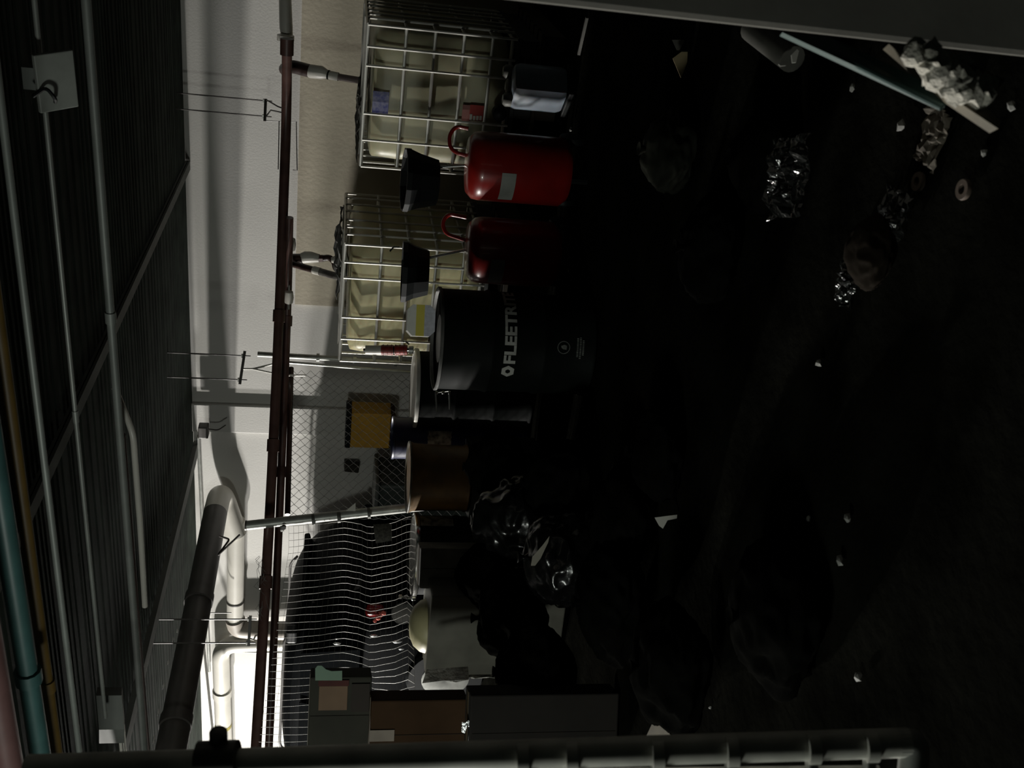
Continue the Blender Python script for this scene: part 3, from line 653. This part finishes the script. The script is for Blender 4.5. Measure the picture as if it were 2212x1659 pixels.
o = b.build('body', CARP, car, True); sd = o.modifiers.new('sub', 'SUBSURF'); sd.levels = 2; sd.render_levels = 2
MB().prism([(-.08, -.50, 1.06), (-.08, .50, 1.06), (-.31, .46, 1.50), (-.31, -.46, 1.50)], (.035, 0, .012)).build('rear_window', GLASS, car)
for (x0, x1, x2, x3) in ((.45, .62, 1.12, 1.10), (1.18, 1.20, 1.88, 1.86), (1.95, 1.97, 2.55, 2.3)):
    for s in (-1, 1):
        MB().prism([(-x0, s * .80, 1.05), (-x2, s * .81, 1.05), (-x3, s * .66, 1.52), (-x1, s * .66, 1.52)], (0, s * .012, 0)).build('side_window', GLASS, car)
MB().box((-.30, 0, 1.50), (.20, .96, .05), Matrix.Rotation(-.2, 3, 'Y'), .015).build('roof_spoiler', CARP, car)
MB().box((-.50, -.56, 1.60), (.14, .10, .09), bev=.02).build('rack_foot', BLACKP, car)
for s in (-1, 1):
    MB().tube(bend([(-.5, s * .50, 1.60), (-.6, s * .52, 1.66), (-1.9, s * .52, 1.68), (-2.05, s * .5, 1.60)], .06), .012, 10).build('roof_rail', mat('pale_rail_plastic', (.25, .24, .23), .3), car, True)
MB().box((.03, 0, .42), (.16, 1.42, .22), bev=.05).build('bumper', mat('grey_bumper', (.02, .02, .022), .4), car, True)
MB().box((.02, 0, .80), (.03, .34, .13), bev=.008).build('number_plate_recess', BLACKP, car)
TAILR = mat('red_lamp_lens', (.20, .01, .01), .12, var=.3, scale=40, coat=.5)
for s in (-1, 1):
    tl = MB().box((-.10, s * .715, .95), (.12, .10, .15), Rz(s * .7), .03).build('tail_lamp', TAILR if s < 0 else GLASS, car, True)
    if s < 0:
        for k_, (rx, ry, rr_) in enumerate(((810, 1341, .016), (817, 1334, .024), (822, 1329, .018), (829, 1324, .022))):
            rp = PY(rx, ry, 6.50) - car.location; rp.z /= 1.055; MB().lathe([(.001, -rr_), (rr_ * .7, -rr_ * .7), (rr_, 0), (rr_ * .7, rr_ * .7), (.001, rr_)], 10, rp).build('red_glint', mat('red_glint_paint', (.95, .22, .17), .25, var=.35, scale=60), tl, True)  # pale red beads painted as glints on the tail lamp
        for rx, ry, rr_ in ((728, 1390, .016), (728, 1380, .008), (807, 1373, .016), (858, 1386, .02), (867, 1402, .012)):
            rp = PY(rx, ry, 6.50) - car.location; rp.z /= 1.055; MB().lathe([(.001, -rr_ * 2), (rr_ * .6, -rr_), (rr_ * .7, rr_), (.001, rr_ * 2)], 10, rp).build('white_glint', mat('white_glint_chrome', (.85, .86, .86), .3, .5), car, True)  # small white beads put in as glints of light on the car
        MB().lathe([(.001, -.015), (.085, -.01), (.088, 0), (.088, .012), (.080, .012), (.078, .0), (.001, .0)], 30, (-.03, s * .83, .74), Rz(-.9) @ Matrix.Rotation(math.pi * .5, 3, 'Y')).build('round_lamp', mat('smoky_lamp_glass', (.03, .035, .04), .12, spec=.7), tl, True)
for x in (.78, 3.25):
    for s in (-1, 1):
        wl = MB().lathe([(.2, -.1), (.31, -.1), (.335, -.06), (.335, .06), (.31, .1), (.2, .1)], 36, (-x, s * .73, .335), Matrix.Rotation(math.pi / 2, 3, 'X')).build('wheel', BLACKP, car, True)
        MB().lathe([(.001, -.11), (.06, -.12), (.2, -.105), (.2, .105), (.06, .12), (.001, .11)], 24, (-x, s * .73, .335), Matrix.Rotation(math.pi / 2, 3, 'X')).build('hub', GALV, wl, True)
# ------------------------------------------------------------------ boxes at left
def carton(name, label, cat, x0, x1, y0, y1, z, m, depth=.17, extra=None, tw=0, group=None, floor=False):
    c = P((x0 + x1) / 2, (y0 + y1) / 2, z); hh = abs(x1 - x0) / F * z; ww = abs(y1 - y0) / F * z
    zb = 0 if floor else c.z - hh / 2; ht_ = (c.z + hh / 2) - zb
    cc = c + fh * depth / 2; t = thing(name, label, cat, (cc.x, cc.y, zb), TH + tw, group)
    MB().box((0, 0, ht_ / 2), (ww, depth, ht_), bev=.008).build('body', m, t)
    MB().box((0, 0, ht_ + .001), (ww * .98, .05, .003)).build('tape', mat('tape_strip', (.13, .10, .06), .4), t)
    MB().box((0, -depth / 2 - .001, ht_ * .5), (.002, .003, ht_ * .96)).build('seam', mat('dark_seam', (.02, .015, .01), .9), t)
    return t, ww, ht_, depth
OL = mat('olive_cardboard', (.036, .035, .024), .85, var=.12)
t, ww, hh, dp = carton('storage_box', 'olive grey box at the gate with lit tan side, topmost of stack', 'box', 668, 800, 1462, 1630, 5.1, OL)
MB().box((-.02 + .11, -dp / 2 - .004, hh * .62), (.12, .006, .14)).build('lit_tan_face', mat('lit_tan_face', (.22, .14, .085), .8, var=.1), t)  # lit cardboard face, the light put into a paler tan colour
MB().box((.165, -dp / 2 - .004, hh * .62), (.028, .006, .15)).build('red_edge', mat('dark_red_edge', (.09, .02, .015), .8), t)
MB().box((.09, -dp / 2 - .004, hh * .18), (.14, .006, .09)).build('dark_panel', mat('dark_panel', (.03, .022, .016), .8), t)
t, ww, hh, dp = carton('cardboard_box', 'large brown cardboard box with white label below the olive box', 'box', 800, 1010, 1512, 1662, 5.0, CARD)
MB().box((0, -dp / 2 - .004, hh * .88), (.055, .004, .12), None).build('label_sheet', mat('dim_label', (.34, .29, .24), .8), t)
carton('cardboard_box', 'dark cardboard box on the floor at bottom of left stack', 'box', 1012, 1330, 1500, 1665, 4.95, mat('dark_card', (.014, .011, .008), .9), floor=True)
# film wrapped grey box
c = P(925, 1373, 6.1)
t = thing('wrapped_box', 'grey green box wrapped in torn clear film behind garbage bags', 'box', (c.x, c.y, 0), TH - .35)
MB().box((0, .2, c.z / 2), (.56, .42, c.z), bev=.01).build('body', GREYB, t)
FILM = mat('shiny_film', (.62, .61, .55), .18, var=.3, scale=9, bump=.6, bscale=30)
o = crumple('film_flap', '', '', (-.285, .10, c.z - .28), .40, .26, .05, FILM, 11, parent=t); o.rotation_euler = (0, math.radians(-90), 0); o.location = (-.28, .1, c.z - .22)
M_ = Matrix.Rotation(-(TH - .35), 3, 'Z')
MB().prism([M_ @ (P(x, y, zz_) - t.location) for x, y, zz_ in ((922, 1446, 5.72), (1011, 1440, 5.72), (1013, 1468, 5.66), (985, 1474, 5.66), (960, 1470, 5.66), (912, 1476, 5.66))], FW * .004).build('lit_film_strip', FILM, t)  # pale strip added for the bright streak of light on the film
c2 = P(940, 1228, 6.35)
t, ww, hh, dp = carton('storage_box', 'grey box with stained paper front between the ringed drum and the film wrapped box', 'box', 908, 985, 1185, 1272, 6.2, mat('pale_grey_card', (.19, .185, .165), .8, var=.25, scale=8), .25, floor=True)
# domed yellow lid
c = P(925, 1352, 6.3)
t = thing('lamp_shade_bowl', 'pale yellow upturned bowl resting on the film wrapped box', 'bowl', (c.x, c.y, P(925, 1352, 6.3).z))
MB().lathe([(.165, 0), (.168, .01), (.155, .05), (.12, .09), (.07, .112), (.001, .12)], 40).build('bowl', mat('pale_yellow_plastic', (.50, .46, .26), .5, var=.12, scale=4), t, True)
MB().lathe([(.160, -.004), (.172, -.004), (.172, .006), (.160, .006)], 40).build('rim', mat('yellow_rim', (.42, .36, .12), .5), t, True)
# ------------------------------------------------------------------ garbage bags
def bag(name, label, px, py, z, r, seed, m=BAG, flat=.75, group=None, cat='bag', knot=True):
    c = P(px, py, z); c.z = max(c.z, r * flat * .6)
    t = thing(name, label, cat, (c.x, c.y, 0), seed * 1.3, group)
    bm = bmesh.new(); bmesh.ops.create_icosphere(bm, subdivisions=5, radius=1)
    for v in bm.verts:
        q = v.co.copy(); s_ = Vector((seed * 3.1, seed * 1.7, 0))
        d = 1 + .18 * noise.noise(q * 1.3 + s_) + .07 * (1 - abs(noise.noise(q * 2.4 + s_)) * 3) + .018 * (1 - abs(noise.noise(q * 6 + s_)) * 3)
        up = max(0, q.z); d *= 1 + .12 * up ** 6
        q = Vector((q.x * r * d, q.y * r * d, q.z * r * flat * d + c.z)); q.z = max(q.z, .004)
        v.co = q
    me = bpy.data.meshes.new('sack'); bm.to_mesh(me); bm.free(); me.polygons.foreach_set('use_smooth', [True] * len(me.polygons)); me.materials.append(m)
    o = bpy.data.objects.new('sack', me); COL.objects.link(o); o.parent = t
    if knot:
        zt_ = c.z + r * flat * 1.1; kn = MB()
        kn.lathe([(.035, -.03), (.012, 0), (.014, .012), (.03, .035), (.015, .03)], 12, (0, 0, zt_)); kn.build('knot', m, t, True)
    return t
B = [(1075, 1010, 6.3, .22, 'black garbage bag just below the tan drum'),
     (1110, 1125, 6.0, .27, 'black garbage bag with bright creases in the middle of pile'),
     (1215, 1045, 5.6, .24, 'black garbage bag in front of the creased one, towards the lettered drum'),
     (1215, 1205, 5.4, .25, 'black garbage bag beside the pale wooden shard'),
     (1055, 1240, 6.0, .20, 'small black garbage bag pressed against the grey box'),
     (1110, 1335, 5.7, .25, 'black garbage bag below the film wrapped box'),
     (1160, 1450, 5.3, .24, 'black garbage bag near the stack of boxes'),
     (1320, 1300, 4.6, .26, 'black garbage bag lying forward of the pile on left'),
     (1340, 1120, 4.7, .23, 'black garbage bag nearest the white paper scrap'),
     (1450, 1440, 3.9, .24, 'black garbage bag nearest the gate post'),
     (1430, 980, 4.4, .20, 'low black bag on floor between lettered drum and paper scrap'),
     (1650, 345, 3.45, .17, 'black bag under the clear plastic sheet at right'),
     (1560, 540, 3.9, .20, 'low black bag on floor before the left oil drainer'),
     (1700, 1330, 3.2, .22, 'black bag in the dark foreground at left')]
for i, (px, py, z, r, lb) in enumerate(B): bag('garbage_bag', lb, px, py, z, r, i + 1, BAGG if i in (1, 3) else BAG, .75 if z > 4.8 else .5)
bag('garbage_bag', 'dull olive bag low at right by yellow paper triangle', 1480, 330, 4.4, .17, 31, mat('olive_bag', (.014, .015, .011), .7, bump=.15, spec=.05, bscale=12), .6)
# ------------------------------------------------------------------ floor litter
def scrap(name, label, cat, quad, m, Z=.012, th=.006, group=None):
    pts = [PZ(x, y, Z) for x, y in quad]; return tag(MB().prism(pts, (0, 0, th)).build(name, m), label, cat, group)
sheet('wood_shard', 'pale splintered wooden shard stuck in the garbage pile', 'wood', [(1147, 1222), (1150, 1203), (1172, 1178), (1187, 1158), (1184, 1172), (1168, 1206), (1156, 1222)], 5.05, mat('pale_wood', (.30, .28, .23), .8))
sheet('paper_scrap', 'white torn paper with fringed edge on floor in the middle', 'paper', [(1414, 1118), (1445, 1114), (1463, 1112), (1462, 1120), (1442, 1124), (1432, 1142), (1424, 1136)], 4.3, PAPER)
sheet('foil_scrap', 'crumpled silvery wrapper lying below the cardboard boxes', 'wrapper', [(997, 1582), (998, 1560), (1005, 1562), (1012, 1556), (1022, 1566), (1018, 1580), (1010, 1566), (1004, 1584)], 4.9, mat('silver_foil', (.7, .72, .72), .25, .8, bump=.5))
sheet('paper_triangle', 'tan triangular piece of paper on floor at right', 'paper', [(1453, 126), (1472, 112), (1486, 112), (1487, 128), (1478, 152), (1471, 168)], 4.45, mat('tan_paper', (.40, .32, .18), .8, var=.05))
sheet('paper_scrap', 'grey paper scrap right behind the tan triangle', 'paper', [(1452, 86), (1480, 86), (1468, 108), (1462, 108)], 4.5, mat('grey_paper', (.13, .125, .11), .8))
pipe('lath', 'thin white lath lying on the floor beside right tote', 'strip', [PZ(1268, 38, .03), PZ(1250, 118, .03)], .012, mat('dim_white_lath', (.24, .23, .21), .8), 4)
tube_m = mat('dull_pale_tube', (.10, .098, .085), .6)
t = thing('cardboard_tube', 'dull thick tube with torn white end beside the column', 'tube', P(1640, 90, 3.2))
a = P(1625, 62, 3.35); b = P(1712, 128, 3.15)
MB().tube([a, b], .042, 16).build('tube', tube_m, t, True, off=t.location)
MB().prism([P(1712, 135, 3.1), P(1710, 118, 3.1), P(1722, 106, 3.1), P(1726, 110, 3.1), P(1720, 134, 3.1)], FW * .01).build('torn_end', PAPER, t, off=t.location)
MB().prism([P(1682, 138, 3.1), P(1690, 130, 3.1), P(1702, 133, 3.1), P(1698, 141, 3.1), P(1686, 142, 3.1)], FW * .01).build('torn_flap', mat('dim_torn', (.2, .2, .18), .8), t, off=t.location)
# teal strip leaning
TEAL = mat('dark_teal_strip', (.045, .09, .078), .45)
t = thing('metal_strip', 'long dark teal strip leaning across the floor at right', 'strip', P(2040, 228, 1.784))
MB().prism([P(1690, 70, 1.922), P(1790, 78, 1.922), P(2060, 205, 1.757), P(2040, 232, 1.757)], FW * .02).build('strip', TEAL, t, off=t.location)
MB().tube([P(1795, 112, 1.885), P(2035, 232, 1.738)], .006, 8).build('rolled_edge', mat('teal_edge', (.055, .095, .088), .4), t, True, off=t.location)
# trough with torn foam
t = thing('broken_trough', 'yellowish trough filled with torn white foam at lower right', 'trough', P(2160, 272, 1.647))
TR = mat('yellow_brown_trough', (.16, .14, .095), .7, var=.25, scale=9)
MB().prism([P(1920, 95, 1.848), P(1955, 96, 1.848), P(2110, 215, 1.702), P(2164, 262, 1.665), P(2156, 278, 1.665), P(2060, 214, 1.720)], FW * .03).build('side', TR, t, off=t.location)
MB().prism([P(1955, 94, 1.857), P(2000, 96, 1.857), P(2172, 172, 1.784), P(2130, 224, 1.720), P(2105, 214, 1.738)], FW * .02).build('tray', mat('dark_trough_inside', (.05, .035, .028), .8), t, off=t.location)
foam = MB(); rnd = random.Random(2); FO = mat('torn_foam', (.46, .44, .38), .9, bump=.6, bscale=50)
for (x, y, s) in ((1975, 112, .026), (1990, 124, .02), (2003, 130, .03), (2015, 140, .035), (2030, 150, .038), (2045, 160, .036), (2058, 172, .034), (2072, 182, .036), (2040, 172, .026), (2082, 190, .03), (2105, 196, .035), (2120, 204, .034), (2128, 198, .028), (2015, 108, .02)):
    bm = bmesh.new(); bmesh.ops.create_icosphere(bm, subdivisions=2, radius=1); bm.verts.index_update()
    c = P(x, y, 1.70); vs = []
    for v in bm.verts:
        d = 1 + .45 * noise.noise(v.co * 2 + Vector((x, y, 0))); vs.append(c + Vector((v.co.x * s * .92 * d, v.co.y * s * .9 * d, v.co.z * s * .6 * d)))
    foam_o = MB().add(vs, [tuple(v.index for v in f.verts) for f in bm.faces]).build('foam_chunk', FO, t, off=t.location); bm.free()
sheet('foam_piece', 'white wedge of foam above the torn trough', 'foam', [(2066, 124), (2072, 114), (2088, 112), (2096, 120), (2106, 134), (2098, 138), (2080, 130)], 1.69, FO)
# clear plastic film at right
CLR = mat('clear_film', (.016, .017, .016), .15, var=.3, bump=.5, bscale=18, spec=.6)
q = PZ(1695, 385, .16)
crumple('plastic_sheet', 'glossy crumpled clear plastic sheet catching light at right', 'plastic sheet', (q.x, q.y, .14), .24, .26, .10, CLR, 8, 24, .4, fq=3.2)
q = PZ(1905, 475, .05); crumple('plastic_wrapper', 'crumpled shiny wrapper on dark floor below the plastic sheet', 'wrapper', (q.x, q.y, .01), .16, .14, .07, CLR, 15, 14)
q = PZ(1808, 612, .05); crumple('plastic_wrapper', 'small crumpled wrapper in the centre of the dark floor', 'wrapper', (q.x, q.y, .01), .13, .11, .06, CLR, 19, 14)
RU = mat('dim_rusty_ring', (.12, .09, .07), .6)
for (x, y, lb) in ((2088, 410, 'dim rusty ring on floor nearest the right edge'), (1990, 393, 'dim rusty ring behind the nearer ring')):
    q = PZ(x, y, 0); o = MB().lathe([(.012, 0), (.024, 0), (.026, .006), (.024, .012), (.012, .012)], 24, (0, 0, .002)); o.f.pop(); o.f.pop()
    o.f += [(i, (i + 1) % 24, 4 * 24 + (i + 1) % 24, 4 * 24 + i) for i in range(24)]
    oo = o.build('metal_ring', RU, None, True); oo.location = (q.x, q.y, 0); tag(oo, lb, 'ring')
q = PZ(1997, 295, .04); crumple('paper_wad', 'dim brown paper wad beside the trough', 'paper', (q.x, q.y, .008), .14, .10, .07, mat('brown_paper', (.10, .085, .065), .9), 23)
bag('paper_heap', 'dim brownish paper bag in the dark foreground below centre', 1880, 545, 2.6, .09, 41, mat('brownish_paper_bag', (.014, .011, .008), .9, spec=.02), .5, cat='bag', knot=False)
scrap('paper_scrap', 'dim yellowish paper with bright edge beside the gate', 'paper', [(1395, 1598), (1412, 1562), (1440, 1568), (1452, 1590), (1430, 1604)], mat('yellow_dim_paper', (.10, .085, .05), .8))
rnd = random.Random(12); LIT = mat('small_white_debris', (.28, .28, .26), .7)
bits = [(1838, 188, 'below the teal strip'), (1232, 280, 'right of the nearer red tank foot'), (1226, 585, 'at the foot of the left red tank'), (1765, 783, 'alone in the middle of the empty floor'),
 (1380, 1086, 'just above the fringed white paper'), (1811, 1210, 'lowest one left of centre'), (1851, 1462, 'brightest one near the gate foot'), (1828, 1120, 'level with fringed paper but nearer the viewer'),
 (1742, 1120, 'between the fringed paper and the viewer'), (1670, 1308, 'beside the dark foreground bag'), (1530, 1528, 'beside the dim yellowish paper'), (1133, 1512, 'on floor before the bottom carton'),
 (1945, 272, 'left of the brown paper wad'), (2120, 330, 'between the nearer ring and the trough'), (2180, 228, 'under the torn trough end')]
for i, (x, y, lw) in enumerate(bits):
    q = PZ(x, y, .01); s = rnd.uniform(.008, .018)
    bm = bmesh.new(); bmesh.ops.create_icosphere(bm, subdivisions=1, radius=1); bm.verts.index_update()
    vs = [Vector((v.co.x * s * rnd.uniform(.6, 1.5), v.co.y * s * rnd.uniform(.6, 1.5), max(-.6, v.co.z) * s * .6)) for v in bm.verts]
    o = MB().add(vs, [tuple(v.index for v in f.verts) for f in bm.faces]).build('debris_chip', LIT); bm.free(); o.location = (q.x, q.y, s * .4)
    tag(o, 'tiny pale debris chip ' + lw, 'debris', 'debris chips on the dark floor')
# ------------------------------------------------------------------ near gate at the left edge
g0 = P(60, 1662, 1.8); g1 = P(1962, 1604, 1.8)
t = thing('gate_frame', 'pale tubular gate frame post standing at the near left edge', 'gate', g1); O = g1
ax = (g1 - g0).normalized(); left = -Vector((R0.x, R0.y, 0))
MB().tube([g0, g1], .0255, 24).build('post', mat('pale_galvanised_post', (.62, .61, .55), .5, .1, var=.2, scale=9), t, True, off=O)
MB().tube(bend([g1 - ax * .02, g1 + ax * .012, g1 + left * .25], .04), .0255, 20).build('bottom_rail', GALV, t, True, off=O)
MB().tube([g1 + left * .045 - ax * .05, g1 + left * .030 - ax * .78], .006, 8).build('tension_bar', GALV, t, True, off=O)
for x in (1130, 1235, 1420, 1580, 1755, 1880):
    q = P(x, 1638 - (x - 1130) * .033, 1.79); MB().tube([q - ax * .010, q + ax * .010], .0270, 20).build('band', mat('pale_galvanised_post', (1, 1, 1)), t, True, off=O)
    MB().box(q + left * .045, (.05, .02, .018), Rz(TH), .003).build('band_bolt', GALV, t, off=O)
q = P(470, 1640, 1.79); MB().tube([q - ax * .035, q + ax * .035], .032, 20).build('hinge_clamp', DUCT, t, True, off=O)
MB().lathe([(.006, -.02), (.016, -.016), (.016, .016), (.006, .02)], 12, q - left * .036, Matrix.Rotation(math.pi / 2, 3, 'Y')).build('hinge_bolt', DUCT, t, True, off=O)
b = MB()
for r_ in range(22):
    q = g0.lerp(g1, r_ / 22) + left * .05; b.tube([q, q + left * .04 + ax * .035, q + ax * .07], .002, 5, False)
o = b.build('chain_link', WIRE, t, True, off=O); o['kind'] = 'stuff'
